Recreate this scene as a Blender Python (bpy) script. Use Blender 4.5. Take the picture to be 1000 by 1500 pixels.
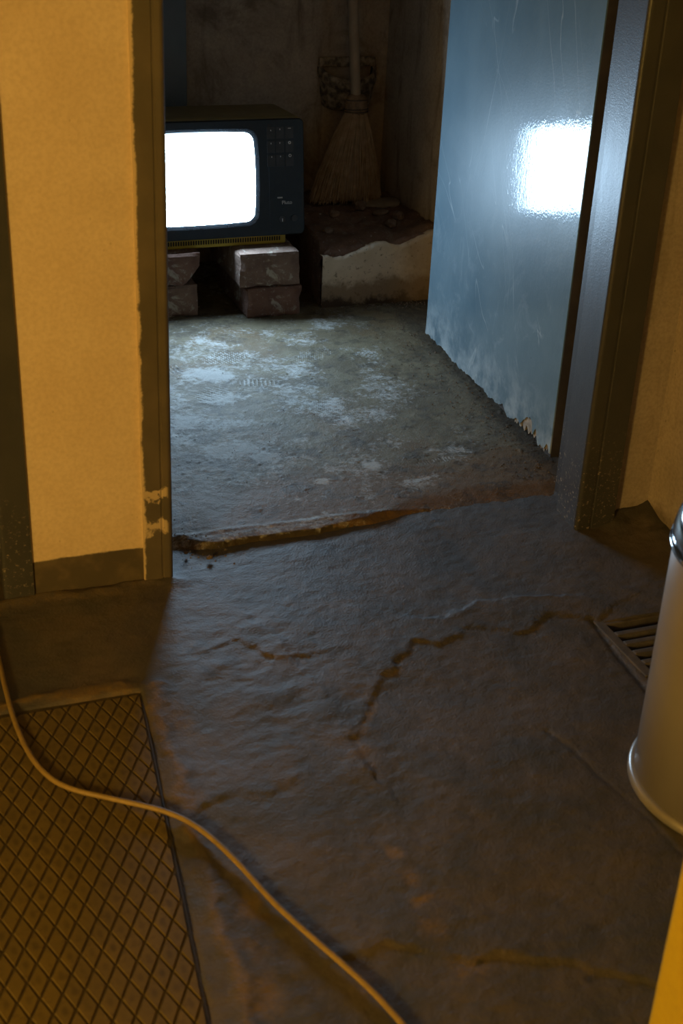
import bpy, bmesh, math, random
import numpy as np
from mathutils import Vector, Matrix, noise as mnoise

for o in list(bpy.data.objects):
    bpy.data.objects.remove(o)
scene = bpy.context.scene
COL = scene.collection
random.seed(7)

# ------------------------------------------------------------------ camera
cd = bpy.data.cameras.new('camera')
cam = bpy.data.objects.new('camera', cd)
COL.objects.link(cam)
rt = Vector((0.93859, -0.34228, 0.04359)); up = Vector((0.12332, 0.45078, 0.88408)); fw = Vector((0.32225, 0.82441, -0.46531))
mw = Matrix(((rt.x, up.x, -fw.x, 0), (rt.y, up.y, -fw.y, 0), (rt.z, up.z, -fw.z, 0.95), (0, 0, 0, 1)))
cam.matrix_world = mw
cd.sensor_fit = 'VERTICAL'; cd.sensor_height = 36.0; cd.lens = 1967.0 / 1500.0 * 36.0
cd.clip_start = 0.02; cd.clip_end = 50
cd.dof.use_dof = True; cd.dof.focus_distance = 2.35; cd.dof.aperture_fstop = 9.0
scene.camera = cam

# ------------------------------------------------------------------ world, light, exposure
world = bpy.data.worlds.new('world'); scene.world = world
world.use_nodes = True
world.node_tree.nodes['Background'].inputs[0].default_value = (0.6, 0.5, 0.4, 1)
world.node_tree.nodes['Background'].inputs[1].default_value = 0.0
LAMP_POS = (-0.85, 0.0, 0.58); LAMP_POWER = 50.0; LAMP_COL = (1.0, 0.615, 0.135)
SCREEN_COL = (0.52, 0.76, 1.0); SCREEN_STRENGTH = 46.0
ld = bpy.data.lights.new('corridor_lamp', 'POINT')
ld.energy = LAMP_POWER; ld.color = LAMP_COL; ld.shadow_soft_size = 0.10
lamp = bpy.data.objects.new('corridor_lamp', ld); COL.objects.link(lamp); lamp.location = LAMP_POS
scene.view_settings.view_transform = 'Standard'
scene.view_settings.look = 'None'
scene.view_settings.exposure = 0.0
scene.view_settings.gamma = 1.0
scene.view_settings.use_curve_mapping = False

# ------------------------------------------------------------------ helpers
def mesh_obj(name, verts, faces, mat=None, parent=None, smooth=False):
    me = bpy.data.meshes.new(name)
    me.from_pydata([tuple(v) for v in verts], [], [tuple(f) for f in faces])
    me.update()
    if mat: me.materials.append(mat)
    if smooth: me.polygons.foreach_set('use_smooth', [True] * len(me.polygons))
    o = bpy.data.objects.new(name, me); COL.objects.link(o)
    if parent: o.parent = parent
    return o

def bm_obj(name, bm, mat=None, parent=None, smooth=False):
    bmesh.ops.recalc_face_normals(bm, faces=bm.faces)
    me = bpy.data.meshes.new(name); bm.to_mesh(me); bm.free()
    if mat: me.materials.append(mat)
    if smooth: me.polygons.foreach_set('use_smooth', [True] * len(me.polygons))
    o = bpy.data.objects.new(name, me); COL.objects.link(o)
    if parent: o.parent = parent
    return o

def empty(name, loc=(0, 0, 0)):
    o = bpy.data.objects.new(name, None); COL.objects.link(o); o.location = loc
    return o

def keep(child, parent):
    """parent without moving a child whose vertices are in world space"""
    child.parent = parent
    child.location = -Vector(parent.location)
    return child

def tag(o, label=None, cat=None, group=None, kind=None):
    if label: o['label'] = label
    if cat: o['category'] = cat
    if group: o['group'] = group
    if kind: o['kind'] = kind
    return o

def add_box(bm, x0, x1, y0, y1, z0, z1, bevel=0.0, seg=2):
    m = Matrix.Translation(((x0 + x1) / 2, (y0 + y1) / 2, (z0 + z1) / 2)) @ Matrix.Diagonal((x1 - x0, y1 - y0, z1 - z0, 1))
    r = bmesh.ops.create_cube(bm, size=1, matrix=m)
    if bevel:
        es = {e for v in r['verts'] for e in v.link_edges}
        bmesh.ops.bevel(bm, geom=list(es), offset=bevel, segments=seg, affect='EDGES', profile=0.5)

def box(name, dims, mat, parent=None, bevel=0.0, smooth=False):
    bm = bmesh.new(); add_box(bm, *dims, bevel=bevel)
    return bm_obj(name, bm, mat, parent, smooth)

def prism(name, poly, z0, z1, mat, parent=None):
    n = len(poly)
    v = [(x, y, z0) for x, y in poly] + [(x, y, z1) for x, y in poly]
    f = [tuple(range(n))[::-1], tuple(range(n, 2 * n))] + [(i, (i + 1) % n, n + (i + 1) % n, n + i) for i in range(n)]
    bm = bmesh.new()
    vs = [bm.verts.new(p) for p in v]
    for q in f: bm.faces.new([vs[i] for i in q])
    return bm_obj(name, bm, mat, parent)

def lathe(name, prof, center, mat, parent=None, n=64, a0=0.0, a1=2 * math.pi, sx=1.0, sy=1.0):
    """prof: list of (r, z) - revolve about z at center"""
    full = abs(a1 - a0 - 2 * math.pi) < 1e-6
    cols = n if full else n + 1
    v = []; f = []
    for i in range(cols):
        a = a0 + (a1 - a0) * i / n
        for r, z in prof: v.append((center[0] + sx * r * math.cos(a), center[1] + sy * r * math.sin(a), center[2] + z))
    k = len(prof)
    for i in range(n):
        j = (i + 1) % cols
        for q in range(k - 1): f.append((i * k + q, j * k + q, j * k + q + 1, i * k + q + 1))
    bm = bmesh.new(); vs = [bm.verts.new(p) for p in v]
    for q in f:
        try: bm.faces.new([vs[i] for i in q])
        except ValueError: pass
    bmesh.ops.remove_doubles(bm, verts=bm.verts, dist=1e-6)
    return bm_obj(name, bm, mat, parent, True)

def tube(name, pts, rad, mat, parent=None, n=10, sub=8):
    """smooth tube through the points (Catmull-Rom)"""
    P = [Vector(p) for p in pts]; R = rad if isinstance(rad, (list, tuple)) else [rad] * len(P)
    path = []; rr = []
    for i in range(len(P) - 1):
        p0 = P[max(i - 1, 0)]; p1 = P[i]; p2 = P[i + 1]; p3 = P[min(i + 2, len(P) - 1)]
        for k in range(sub):
            t = k / sub
            path.append(0.5 * ((2 * p1) + (p2 - p0) * t + (2 * p0 - 5 * p1 + 4 * p2 - p3) * t * t + (3 * p1 - p0 - 3 * p2 + p3) * t ** 3))
            rr.append(R[i] * (1 - t) + R[i + 1] * t)
    path.append(P[-1]); rr.append(R[-1])
    v = []; f = []
    for i, p in enumerate(path):
        d = (path[min(i + 1, len(path) - 1)] - path[max(i - 1, 0)]).normalized()
        u = d.cross(Vector((0, 0, 1)) if abs(d.z) < 0.9 else Vector((1, 0, 0))).normalized(); w = d.cross(u)
        for k in range(n):
            a = 2 * math.pi * k / n
            v.append(p + u * math.cos(a) * rr[i] + w * math.sin(a) * rr[i])
    for i in range(len(path) - 1):
        for k in range(n):
            f.append((i * n + k, i * n + (k + 1) % n, (i + 1) * n + (k + 1) % n, (i + 1) * n + k))
    f.append(tuple(range(n))[::-1]); f.append(tuple(range((len(path) - 1) * n, len(path) * n)))
    return mesh_obj(name, v, f, mat, parent, True)

# numpy value noise for the relief of floors and broken edges
def _h(ix, iy, s):
    v = np.sin(ix * 127.1 + iy * 311.7 + s * 74.7) * 43758.5453
    return v - np.floor(v)
def vnoise(x, y, s=0):
    x = np.asarray(x, float); y = np.asarray(y, float)
    ix = np.floor(x); iy = np.floor(y); fx = x - ix; fy = y - iy
    fx = fx * fx * (3 - 2 * fx); fy = fy * fy * (3 - 2 * fy)
    a = _h(ix, iy, s); b = _h(ix + 1, iy, s); c = _h(ix, iy + 1, s); d = _h(ix + 1, iy + 1, s)
    return (a * (1 - fx) + b * fx) * (1 - fy) + (c * (1 - fx) + d * fx) * fy
def fbm(x, y, s=0, oct=5, gain=0.5):
    t = 0; a = 1; n = 0
    for i in range(oct):
        t = t + a * vnoise(x * 2 ** i + 17.3 * i, y * 2 ** i - 9.1 * i, s + i); n += a; a *= gain
    return t / n
def sstep(e0, e1, x):
    t = np.clip((x - e0) / (e1 - e0), 0, 1); return t * t * (3 - 2 * t)
def dpoly(X, Y, pts):
    """distance to a polyline, side (sign) of the nearest segment"""
    best = np.full(X.shape, 1e9); side = np.zeros(X.shape)
    for (ax, ay), (bx, by) in zip(pts[:-1], pts[1:]):
        dx, dy = bx - ax, by - ay; L = dx * dx + dy * dy
        t = np.clip(((X - ax) * dx + (Y - ay) * dy) / L, 0, 1)
        d = np.hypot(X - ax - t * dx, Y - ay - t * dy); s = np.sign(dx * (Y - ay) - dy * (X - ax))
        m = d < best; best = np.where(m, d, best); side = np.where(m, s, side)
    return best, side

def height_mesh(name, xs, ys, Z, masks, mat, lip=None):
    nx, ny = len(xs), len(ys)
    X, Y = np.meshgrid(xs, ys)
    co = np.stack([X, Y, Z], -1).reshape(-1, 3)
    i = np.arange(nx * ny).reshape(ny, nx)
    q = np.stack([i[:-1, :-1], i[:-1, 1:], i[1:, 1:], i[1:, :-1]], -1).reshape(-1, 4)
    me = bpy.data.meshes.new(name)
    me.vertices.add(len(co)); me.vertices.foreach_set('co', co.astype(np.float32).ravel())
    me.loops.add(q.size); me.loops.foreach_set('vertex_index', q.astype(np.int32).ravel())
    me.polygons.add(len(q)); me.polygons.foreach_set('loop_start', np.arange(0, q.size, 4, dtype=np.int32))
    me.polygons.foreach_set('loop_total', np.full(len(q), 4, dtype=np.int32))
    me.polygons.foreach_set('use_smooth', np.ones(len(q), dtype=bool))
    me.update(calc_edges=True); me.validate()
    at = me.attributes.new('wear', 'FLOAT_COLOR', 'POINT')
    rgba = np.ones((nx * ny, 4), np.float32)
    for k, m in enumerate(masks): rgba[:, k] = np.clip(m, 0, 1).ravel()
    at.data.foreach_set('color', rgba.ravel())
    me.materials.append(mat)
    o = bpy.data.objects.new(name, me); COL.objects.link(o)
    return o

# ------------------------------------------------------------------ materials
class NB:
    def __init__(s, name):
        s.m = bpy.data.materials.new(name); s.m.use_nodes = True
        s.t = s.m.node_tree; s.n = s.t.nodes; s.l = s.t.links
        s.b = s.n['Principled BSDF']; s.co = s.n.new('ShaderNodeTexCoord').outputs['Object']
    def new(s, t, **k):
        n = s.n.new(t)
        for a, v in k.items(): setattr(n, a, v)
        return n
    def put(s, sock, v):
        if hasattr(v, 'node'): s.l.new(v, sock)
        elif isinstance(v, (tuple, list)): sock.default_value = tuple(v) + (1,) if len(v) == 3 and len(sock.default_value) == 4 else v
        else: sock.default_value = v
    def scaled(s, sc, vec=None):
        n = s.new('ShaderNodeMapping'); s.put(n.inputs['Vector'], vec or s.co); n.inputs['Scale'].default_value = sc; return n.outputs[0]
    def noise(s, scale, detail=5, rough=0.55, dist=0.0, vec=None):
        n = s.new('ShaderNodeTexNoise'); s.put(n.inputs['Vector'], vec or s.co)
        n.inputs['Scale'].default_value = scale; n.inputs['Detail'].default_value = detail
        n.inputs['Roughness'].default_value = rough; n.inputs['Distortion'].default_value = dist
        return n.outputs[0]
    def voronoi(s, scale, feature='F1', vec=None):
        n = s.new('ShaderNodeTexVoronoi', feature=feature); s.put(n.inputs['Vector'], vec or s.co); n.inputs['Scale'].default_value = scale
        return n.outputs['Distance']
    def ramp(s, fac, a, b, inv=False):
        n = s.new('ShaderNodeMapRange', interpolation_type='SMOOTHSTEP'); s.put(n.inputs[0], fac)
        n.inputs[1].default_value = a; n.inputs[2].default_value = b
        n.inputs[3].default_value = 1.0 if inv else 0.0; n.inputs[4].default_value = 0.0 if inv else 1.0
        return n.outputs[0]
    def math(s, op, a, b=0.0, c=0.0):
        n = s.new('ShaderNodeMath', operation=op); s.put(n.inputs[0], a); s.put(n.inputs[1], b)
        if op in ('MULTIPLY_ADD',): s.put(n.inputs[2], c)
        return n.outputs[0]
    def mix(s, fac, a, b):
        n = s.new('ShaderNodeMix', data_type='RGBA'); s.put(n.inputs[0], fac); s.put(n.inputs[6], a); s.put(n.inputs[7], b)
        return n.outputs[2]
    def xyz(s):
        n = s.new('ShaderNodeSeparateXYZ'); s.put(n.inputs[0], s.co); return n.outputs
    def attr(s, name='wear'):
        n = s.new('ShaderNodeAttribute'); n.attribute_name = name
        k = s.new('ShaderNodeSeparateColor'); s.l.new(n.outputs['Color'], k.inputs[0]); return k.outputs
    def bump(s, h, strength=0.3, dist=0.002, normal=None):
        n = s.new('ShaderNodeBump'); s.put(n.inputs['Height'], h); n.inputs['Strength'].default_value = strength; n.inputs['Distance'].default_value = dist
        if normal: s.l.new(normal, n.inputs['Normal'])
        return n.outputs[0]
    def done(s, col, rough=0.6, normal=None, metal=0.0, spec=0.5, coat=0.0, coat_rough=0.1):
        b = s.b
        s.put(b.inputs['Base Color'], col); s.put(b.inputs['Roughness'], rough); s.put(b.inputs['Metallic'], metal)
        b.inputs['Specular IOR Level'].default_value = spec
        if coat: s.put(b.inputs['Coat Weight'], coat); s.put(b.inputs['Coat Roughness'], coat_rough)
        if normal:
            s.l.new(normal, b.inputs['Normal'])
            if coat: s.l.new(normal, b.inputs['Coat Normal'])
        return s.m

def simple(name, c1, c2, scale=40, rough=0.6, bump=0.2, bdist=0.001, metal=0.0, spec=0.5, detail=5):
    k = NB(name); n = k.noise(scale, detail)
    return k.done(k.mix(k.ramp(n, 0.35, 0.68), c1, c2), rough, k.bump(k.noise(scale * 4, 4), bump, bdist) if bump else None, metal, spec)

def plaster(name, c1, c2, dirt_dark, socle_z=None, dirt_lo=0.0, dirt_hi=0.0, spots=0.5, bdist=0.0015, streak=0.0):
    k = NB(name); X, Y, Z = k.xyz()
    base = k.mix(k.ramp(k.noise(9, 6, 0.6), 0.3, 0.7), c1, c2)
    fine = k.ramp(k.noise(180, 3), 0.3, 0.75)
    base = k.mix(k.math('MULTIPLY', fine, 0.25), base, dirt_dark)
    sp = k.ramp(k.voronoi(70, vec=k.scaled((1, 1, 0.7))), 0.04, 0.12, True)
    sp = k.math('MULTIPLY', sp, k.ramp(k.noise(16, 3), 0.5, 0.62))
    base = k.mix(k.math('MULTIPLY', sp, spots), base, dirt_dark)
    if streak:
        st = k.ramp(k.noise(26, 5, 0.6, 0.4, k.scaled((1, 1, 0.16))), 0.52, 0.72)
        base = k.mix(k.math('MULTIPLY', st, streak), base, dirt_dark)
        bl = k.ramp(k.noise(7, 6, 0.7, 0.6), 0.5, 0.68)
        base = k.mix(k.math('MULTIPLY', bl, streak), base, dirt_dark)
    if dirt_hi:
        zz = k.math('ADD', Z, k.math('MULTIPLY', k.math('SUBTRACT', k.noise(14, 5), 0.5), -0.16))
        base = k.mix(k.ramp(zz, dirt_lo, dirt_hi, True), base, dirt_dark)
    if socle_z is not None:
        zz = k.math('ADD', Z, k.math('MULTIPLY', k.math('SUBTRACT', k.noise(60, 4), 0.5), 0.008))
        base = k.mix(k.ramp(zz, socle_z - 0.0015, socle_z + 0.0015, True), base, k.mix(k.ramp(k.noise(30, 5), 0.4, 0.7), (0.085, 0.07, 0.052), (0.135, 0.105, 0.068)))
    return k.done(base, 0.85, k.bump(k.math('ADD', k.noise(130, 5), k.math('MULTIPLY', k.noise(25, 4), 2.0)), 0.35, bdist), spec=0.25)

def gloss_paint(name, c1, c2, scr, dust_z=None, rough=0.34, coat=0.8, coat_rough=0.09):
    """old glossy oil paint: brush bump, vertical rub marks and scratches"""
    k = NB(name); X, Y, Z = k.xyz()
    base = k.mix(k.ramp(k.noise(6, 5, 0.6), 0.3, 0.7), c1, c2)
    s1 = k.ramp(k.noise(30, 6, 0.7, 0.3, k.scaled((1.0, 1.0, 0.06))), 0.6, 0.75)
    base = k.mix(k.math('MULTIPLY', s1, 0.08), base, scr)
    # long thin scratches at slants
    sc = None
    for rx, w, sd in ((0.5, 0.010, 0.0), (-0.35, 0.008, 3.1), (0.95, 0.010, 7.7), (0.12, 0.006, 11.3)):
        mp = k.new('ShaderNodeMapping'); s = k.co; k.put(mp.inputs[0], s); mp.inputs['Rotation'].default_value = (rx, 0, 0); mp.inputs['Location'].default_value = (sd, sd, sd)
        mq = k.new('ShaderNodeMapping'); k.l.new(mp.outputs[0], mq.inputs[0]); mq.inputs['Scale'].default_value = (1, 1, 0.12); mp = mq
        v = k.ramp(k.math('ABSOLUTE', k.math('SUBTRACT', k.noise(22, 1.5, 0.5, 0.2, mp.outputs[0]), 0.5)), 0.0, w, True)
        v = k.math('MULTIPLY', v, k.ramp(k.noise(9 + rx, 2, 0.5, 0, mp.outputs[0]), 0.58, 0.68))
        sc = v if sc is None else k.math('MAXIMUM', sc, v)
    base = k.mix(k.math('MULTIPLY', sc, 0.4), base, scr)
    if dust_z:
        d = k.math('MULTIPLY', k.ramp(Z, 0.0, dust_z, True), k.ramp(k.noise(24, 6, 0.65), 0.35, 0.7))
        base = k.mix(k.math('MULTIPLY', d, 0.7), base, scr)
    sw = k.math('MULTIPLY', k.ramp(k.noise(13, 6, 0.65, 1.6), 0.5, 0.72), k.ramp(Z, 0.05, 0.5, True))
    base = k.mix(k.math('MULTIPLY', sw, 0.22), base, scr)
    chip = k.ramp(k.voronoi(34), 0.03, 0.05, True)
    chip = k.math('MULTIPLY', chip, k.ramp(k.noise(9, 2), 0.55, 0.6))
    base = k.mix(k.math('MULTIPLY', chip, 0.6), base, (0.035, 0.03, 0.025))
    r = k.math('ADD', k.math('MULTIPLY', k.noise(18, 5, 0.6, 0, k.scaled((1, 1, 0.25))), 0.16), rough - 0.08)
    h = k.math('ADD', k.noise(240, 2, 0.5), k.math('MULTIPLY', k.noise(90, 3, 0.5, 0, k.scaled((1, 1, 0.5))), 1.2))
    m = k.done(base, r, k.bump(h, 0.14, 0.0010), coat=coat, coat_rough=coat_rough, spec=0.22)
    return m

MT = {}
def concrete(name, c1, c2, dust, ochre, dirt_dark, rough, fine=1.0):
    k = NB(name); R, G, B = k.attr()
    base = k.mix(k.ramp(k.noise(11, 7, 0.62, 0.3), 0.32, 0.68), c1, c2)
    base = k.mix(k.math('MULTIPLY', k.ramp(k.noise(48, 6, 0.7), 0.45, 0.75), 0.45), base, dirt_dark)
    n1 = k.noise(75, 6, 0.7, 0.4)
    base = k.mix(k.ramp(k.math('ADD', G, k.math('MULTIPLY', k.math('SUBTRACT', n1, 0.5), 0.8)), 0.2, 0.75), base, ochre)
    base = k.mix(k.ramp(k.math('ADD', B, k.math('MULTIPLY', k.math('SUBTRACT', n1, 0.5), 0.8)), 0.25, 0.8), base, dirt_dark)
    n2 = k.noise(120, 6, 0.72, 0.6)
    n3 = k.noise(34, 6, 0.7, 0.8)
    dm = k.math('ADD', k.math('MULTIPLY', R, 1.25), k.math('ADD', k.math('MULTIPLY', k.math('SUBTRACT', n2, 0.5), 1.5), k.math('MULTIPLY', k.math('SUBTRACT', n3, 0.5), 1.2)))
    base = k.mix(k.math('MULTIPLY', k.ramp(dm, 0.22, 0.85), 0.85), base, dust)
    gn = k.noise(420, 3, 0.6)
    base = k.mix(k.math('MULTIPLY', k.ramp(gn, 0.55, 0.7), 0.35), base, dirt_dark)
    pit = k.math('MULTIPLY', k.ramp(k.voronoi(150), 0.05, 0.16, True), k.ramp(k.noise(22, 3), 0.52, 0.6))
    base = k.mix(k.math('MULTIPLY', pit, 0.6), base, dirt_dark)
    h = k.math('ADD', k.math('MULTIPLY', k.noise(55, 6, 0.65, 0.3), 1.5), k.noise(330, 4, 0.6))
    return k.done(base, k.math('ADD', rough, k.math('MULTIPLY', R, 0.25)), k.bump(h, 0.55 * fine, 0.0018), spec=0.4)

MT['floor_out'] = concrete('corridor_concrete', (0.068, 0.067, 0.070), (0.118, 0.096, 0.080), (0.20, 0.19, 0.18), (0.19, 0.125, 0.045), (0.05, 0.045, 0.04), 0.60)
MT['floor_in'] = concrete('storage_concrete', (0.12, 0.09, 0.05), (0.185, 0.15, 0.088), (0.50, 0.50, 0.48), (0.15, 0.088, 0.035), (0.05, 0.039, 0.026), 0.66)
MT['wall_yellow'] = plaster('ochre_plaster', (0.76, 0.62, 0.45), (0.69, 0.55, 0.38), (0.42, 0.30, 0.16), socle_z=0.056)
MT['wall_yellow_r'] = plaster('ochre_plaster_stained', (0.43, 0.37, 0.33), (0.36, 0.31, 0.27), (0.09, 0.07, 0.05), dirt_lo=-0.02, dirt_hi=0.04, spots=0.9, streak=0.22)
MT['wall_corridor'] = plaster('corridor_plaster', (0.62, 0.50, 0.34), (0.55, 0.43, 0.28), (0.25, 0.17, 0.09))
MT['wall_back'] = plaster('storage_plaster', (0.50, 0.44, 0.37), (0.40, 0.34, 0.28), (0.12, 0.09, 0.07), dirt_lo=-0.05, dirt_hi=0.10, spots=0.6, streak=0.6, bdist=0.003)
MT['pillar'] = plaster('yellow_pillar_paint', (0.52, 0.38, 0.03), (0.47, 0.34, 0.025), (0.36, 0.25, 0.03))
MT['ceiling'] = simple('ceiling_plaster', (0.5, 0.45, 0.36), (0.42, 0.37, 0.30), 12, 0.9)
MT['door'] = gloss_paint('door_gloss_paint', (0.080, 0.135, 0.172), (0.11, 0.17, 0.205), (0.42, 0.48, 0.50), dust_z=0.14, rough=0.42, coat=0.5, coat_rough=0.05)
MT['door_edge'] = simple('door_edge_wood', (0.026, 0.021, 0.016), (0.040, 0.031, 0.022), 40, 0.7)
MT['door_wood'] = simple('torn_door_fibre', (0.20, 0.165, 0.12), (0.32, 0.28, 0.22), 120, 0.9, 0.6)

k = NB('frame_gloss_paint'); X, Y, Z = k.xyz()
b = k.mix(k.ramp(k.noise(14, 5), 0.35, 0.7), (0.044, 0.046, 0.052), (0.056, 0.057, 0.062))
wz = k.math('MULTIPLY', k.ramp(Z, 0.02, 0.2, True), k.ramp(k.noise(170, 5, 0.75), 0.56, 0.68))
b = k.mix(k.math('MULTIPLY', wz, 0.75), b, (0.5, 0.40, 0.28))
h = k.math('ADD', k.noise(190, 2), k.math('MULTIPLY', k.noise(50, 3, 0.5, 0, k.scaled((1, 1, 0.4))), 1.5))
MT['frame'] = k.done(b, 0.44, k.bump(k.math('ADD', k.noise(420, 3), k.math('MULTIPLY', k.noise(60, 3, 0.5, 0, k.scaled((1, 1, 0.4))), 1.0)), 0.3, 0.0008), coat=0.10, coat_rough=0.22, spec=0.35)

k = NB('smeared_frame_paint'); X, Y, Z = k.xyz()
b = k.mix(k.ramp(k.noise(14, 5), 0.35, 0.7), (0.10, 0.085, 0.065), (0.14, 0.115, 0.085))
# plaster smeared over the inner edge of the frame and in two dabs near the floor
ed = k.math('ADD', X, k.math('MULTIPLY', k.math('SUBTRACT', k.noise(32, 7, 0.75), 0.5), 0.016))
sm = k.ramp(ed, 0.327, 0.3305, True)
zz = k.math('ADD', Z, k.math('MULTIPLY', k.math('SUBTRACT', k.noise(70, 5, 0.7), 0.5), 0.05))
d1 = k.math('MULTIPLY', k.ramp(zz, 0.074, 0.082), k.ramp(zz, 0.09, 0.098, True))
d2 = k.math('MULTIPLY', k.ramp(zz, 0.125, 0.13), k.ramp(zz, 0.138, 0.144, True))
xx = k.math('MULTIPLY', k.ramp(X, 0.357, 0.362, True), 0.8)
dab = k.math('MULTIPLY', k.math('MAXIMUM', d1, d2), xx)
b = k.mix(k.math('MAXIMUM', sm, dab), b, (0.66, 0.52, 0.34))
MT['frame_l'] = k.done(b, 0.45, k.bump(h if False else k.noise(150, 4), 0.25, 0.001), coat=0.25, coat_rough=0.25)

def brick_mat(name, a, b_, m):
    k = NB(name)
    base = k.mix(k.ramp(k.noise(22, 6, 0.65), 0.35, 0.68), a, b_)
    base = k.mix(k.ramp(k.noise(28, 7, 0.7, 0.5), 0.54, 0.66), base, m)
    base = k.mix(k.math('MULTIPLY', k.ramp(k.noise(140, 4, 0.7), 0.6, 0.72), 0.7), base, (0.5, 0.46, 0.42))
    return k.done(base, 0.9, k.bump(k.math('ADD', k.noise(60, 6, 0.7), k.math('MULTIPLY', k.noise(240, 3), 0.6)), 0.6, 0.003), spec=0.25)
MT['brick'] = brick_mat('old_red_brick', (0.165, 0.09, 0.068), (0.24, 0.14, 0.105), (0.44, 0.39, 0.33))
MT['brick2'] = brick_mat('mortar_smeared_brick', (0.19, 0.12, 0.092), (0.28, 0.19, 0.145), (0.50, 0.45, 0.36))
MT['plinth'] = brick_mat('crumbling_masonry', (0.13, 0.085, 0.065), (0.20, 0.13, 0.10), (0.20, 0.15, 0.12))
k = NB('stained_lit_plinth_plaster'); X, Y, Z = k.xyz()
b = k.mix(k.ramp(k.noise(20, 6, 0.6), 0.3, 0.7), (0.78, 0.70, 0.57), (0.68, 0.59, 0.45))
b = k.mix(k.math('MULTIPLY', k.ramp(k.noise(110, 4, 0.7), 0.58, 0.68), 0.8), b, (0.22, 0.17, 0.11))
zz = k.math('ADD', Z, k.math('MULTIPLY', k.math('SUBTRACT', k.noise(24, 6, 0.7), 0.5), 0.09))
b = k.mix(k.math('MULTIPLY', k.ramp(zz, 0.045, 0.075, True), 0.75), b, (0.22, 0.15, 0.085))
b = k.mix(k.ramp(zz, 0.012, 0.034, True), b, (0.075, 0.055, 0.04))
xx = k.math('ADD', X, k.math('MULTIPLY', k.math('SUBTRACT', k.noise(18, 5, 0.7), 0.5), 0.12))
b = k.mix(k.math('MULTIPLY', k.ramp(xx, 1.06, 1.17), 0.7), b, (0.25, 0.175, 0.10))  # orange lamplight on the right part painted into the plaster colour
MT['plinth_plaster'] = k.done(b, 0.9, k.bump(k.noise(120, 5), 0.4, 0.002), spec=0.2)
MT['grit'] = simple('floor_grit', (0.09, 0.07, 0.055), (0.2, 0.16, 0.125), 90, 0.95, 0.0)
MT['stone'] = simple('rubble_stone', (0.15, 0.11, 0.085), (0.25, 0.19, 0.15), 60, 0.95, 0.5, 0.002)
MT['flat_stone'] = simple('flat_mortar_lump', (0.26, 0.22, 0.17), (0.33, 0.28, 0.22), 50, 0.95, 0.4, 0.002)

MT['bezel'] = simple('black_tv_plastic', (0.011, 0.019, 0.027), (0.015, 0.024, 0.032), 60, 0.38, 0.05, 0.0003)
MT['surround'] = simple('gloss_black_plastic', (0.012, 0.013, 0.015), (0.016, 0.018, 0.02), 60, 0.12, 0.0)
MT['tv_yellow'] = simple('yellow_tv_plastic', (0.50, 0.36, 0.03), (0.56, 0.41, 0.04), 30, 0.4, 0.05)
MT['tv_case'] = simple('olive_tv_case', (0.23, 0.19, 0.09), (0.28, 0.23, 0.11), 30, 0.5, 0.05)
MT['tv_slot'] = simple('dark_vent_slot', (0.012, 0.010, 0.006), (0.02, 0.016, 0.01), 60, 0.8, 0.0)
MT['tv_print'] = simple('pale_tv_print', (0.55, 0.56, 0.56), (0.62, 0.62, 0.62), 50, 0.4, 0.0)
MT['tv_key'] = simple('grey_tv_key', (0.03, 0.032, 0.035), (0.045, 0.047, 0.05), 50, 0.3, 0.0)
k = NB('tv_screen_glow')
em = k.new('ShaderNodeEmission'); em.inputs[0].default_value = SCREEN_COL + (1,); em.inputs[1].default_value = SCREEN_STRENGTH
k.l.new(em.outputs[0], k.n['Material Output'].inputs[0]); MT['screen'] = k.m

MT['straw'] = simple('broom_straw', (0.40, 0.29, 0.18), (0.52, 0.39, 0.25), 60, 0.85, 0.2)
MT['straw_core'] = simple('broom_straw_dark', (0.24, 0.17, 0.105), (0.32, 0.23, 0.15), 60, 0.9, 0.2)
MT['binding'] = simple('broom_binding', (0.17, 0.115, 0.07), (0.30, 0.20, 0.12), 70, 0.7, 0.3)
MT['wire'] = simple('binding_wire', (0.10, 0.09, 0.08), (0.14, 0.13, 0.12), 70, 0.5, 0.1, metal=0.7)
MT['handle'] = simple('broom_handle_wood', (0.36, 0.29, 0.215), (0.44, 0.36, 0.27), 25, 0.6, 0.1)
MT['basin'] = simple('mottled_stone_basin', (0.10, 0.085, 0.07), (0.42, 0.35, 0.26), 75, 0.75, 0.4, 0.002)
MT['basin_in'] = simple('dark_basin_inside', (0.012, 0.011, 0.012), (0.022, 0.02, 0.019), 60, 0.9, 0.2)  # inside near-black, far darker than the outside
MT['post'] = simple('blue_grey_post_paint', (0.13, 0.17, 0.21), (0.16, 0.20, 0.245), 14, 0.4, 0.1)
MT['cable'] = simple('pale_cable_sheath', (0.31, 0.215, 0.07), (0.25, 0.17, 0.055), 60, 0.5, 0.1)
MT['bin'] = simple('cream_bin_enamel', (0.21, 0.195, 0.19), (0.235, 0.22, 0.21), 9, 0.42, 0.03)
MT['chrome'] = simple('chrome_trim', (0.72, 0.72, 0.72), (0.66, 0.66, 0.66), 30, 0.13, 0.0, metal=1.0)
MT['bin_ring'] = simple('grey_bin_foot', (0.42, 0.40, 0.37), (0.36, 0.34, 0.32), 30, 0.3, 0.0, metal=0.5)
MT['iron'] = simple('cast_iron_grate', (0.075, 0.068, 0.062), (0.11, 0.095, 0.08), 60, 0.6, 0.4)
MT['plate_base'] = simple('plate_groove_grime', (0.04, 0.03, 0.013), (0.065, 0.048, 0.021), 90, 0.8, 0.3)
MT['plate_gap_strip'] = simple('plate_gap_dark', (0.022, 0.018, 0.012), (0.04, 0.032, 0.02), 60, 0.6, 0.3)
k = NB('worn_chequer_plate')
X, Y, Z = k.xyz()
wn = k.new('ShaderNodeObjectInfo').outputs['Random']
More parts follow.
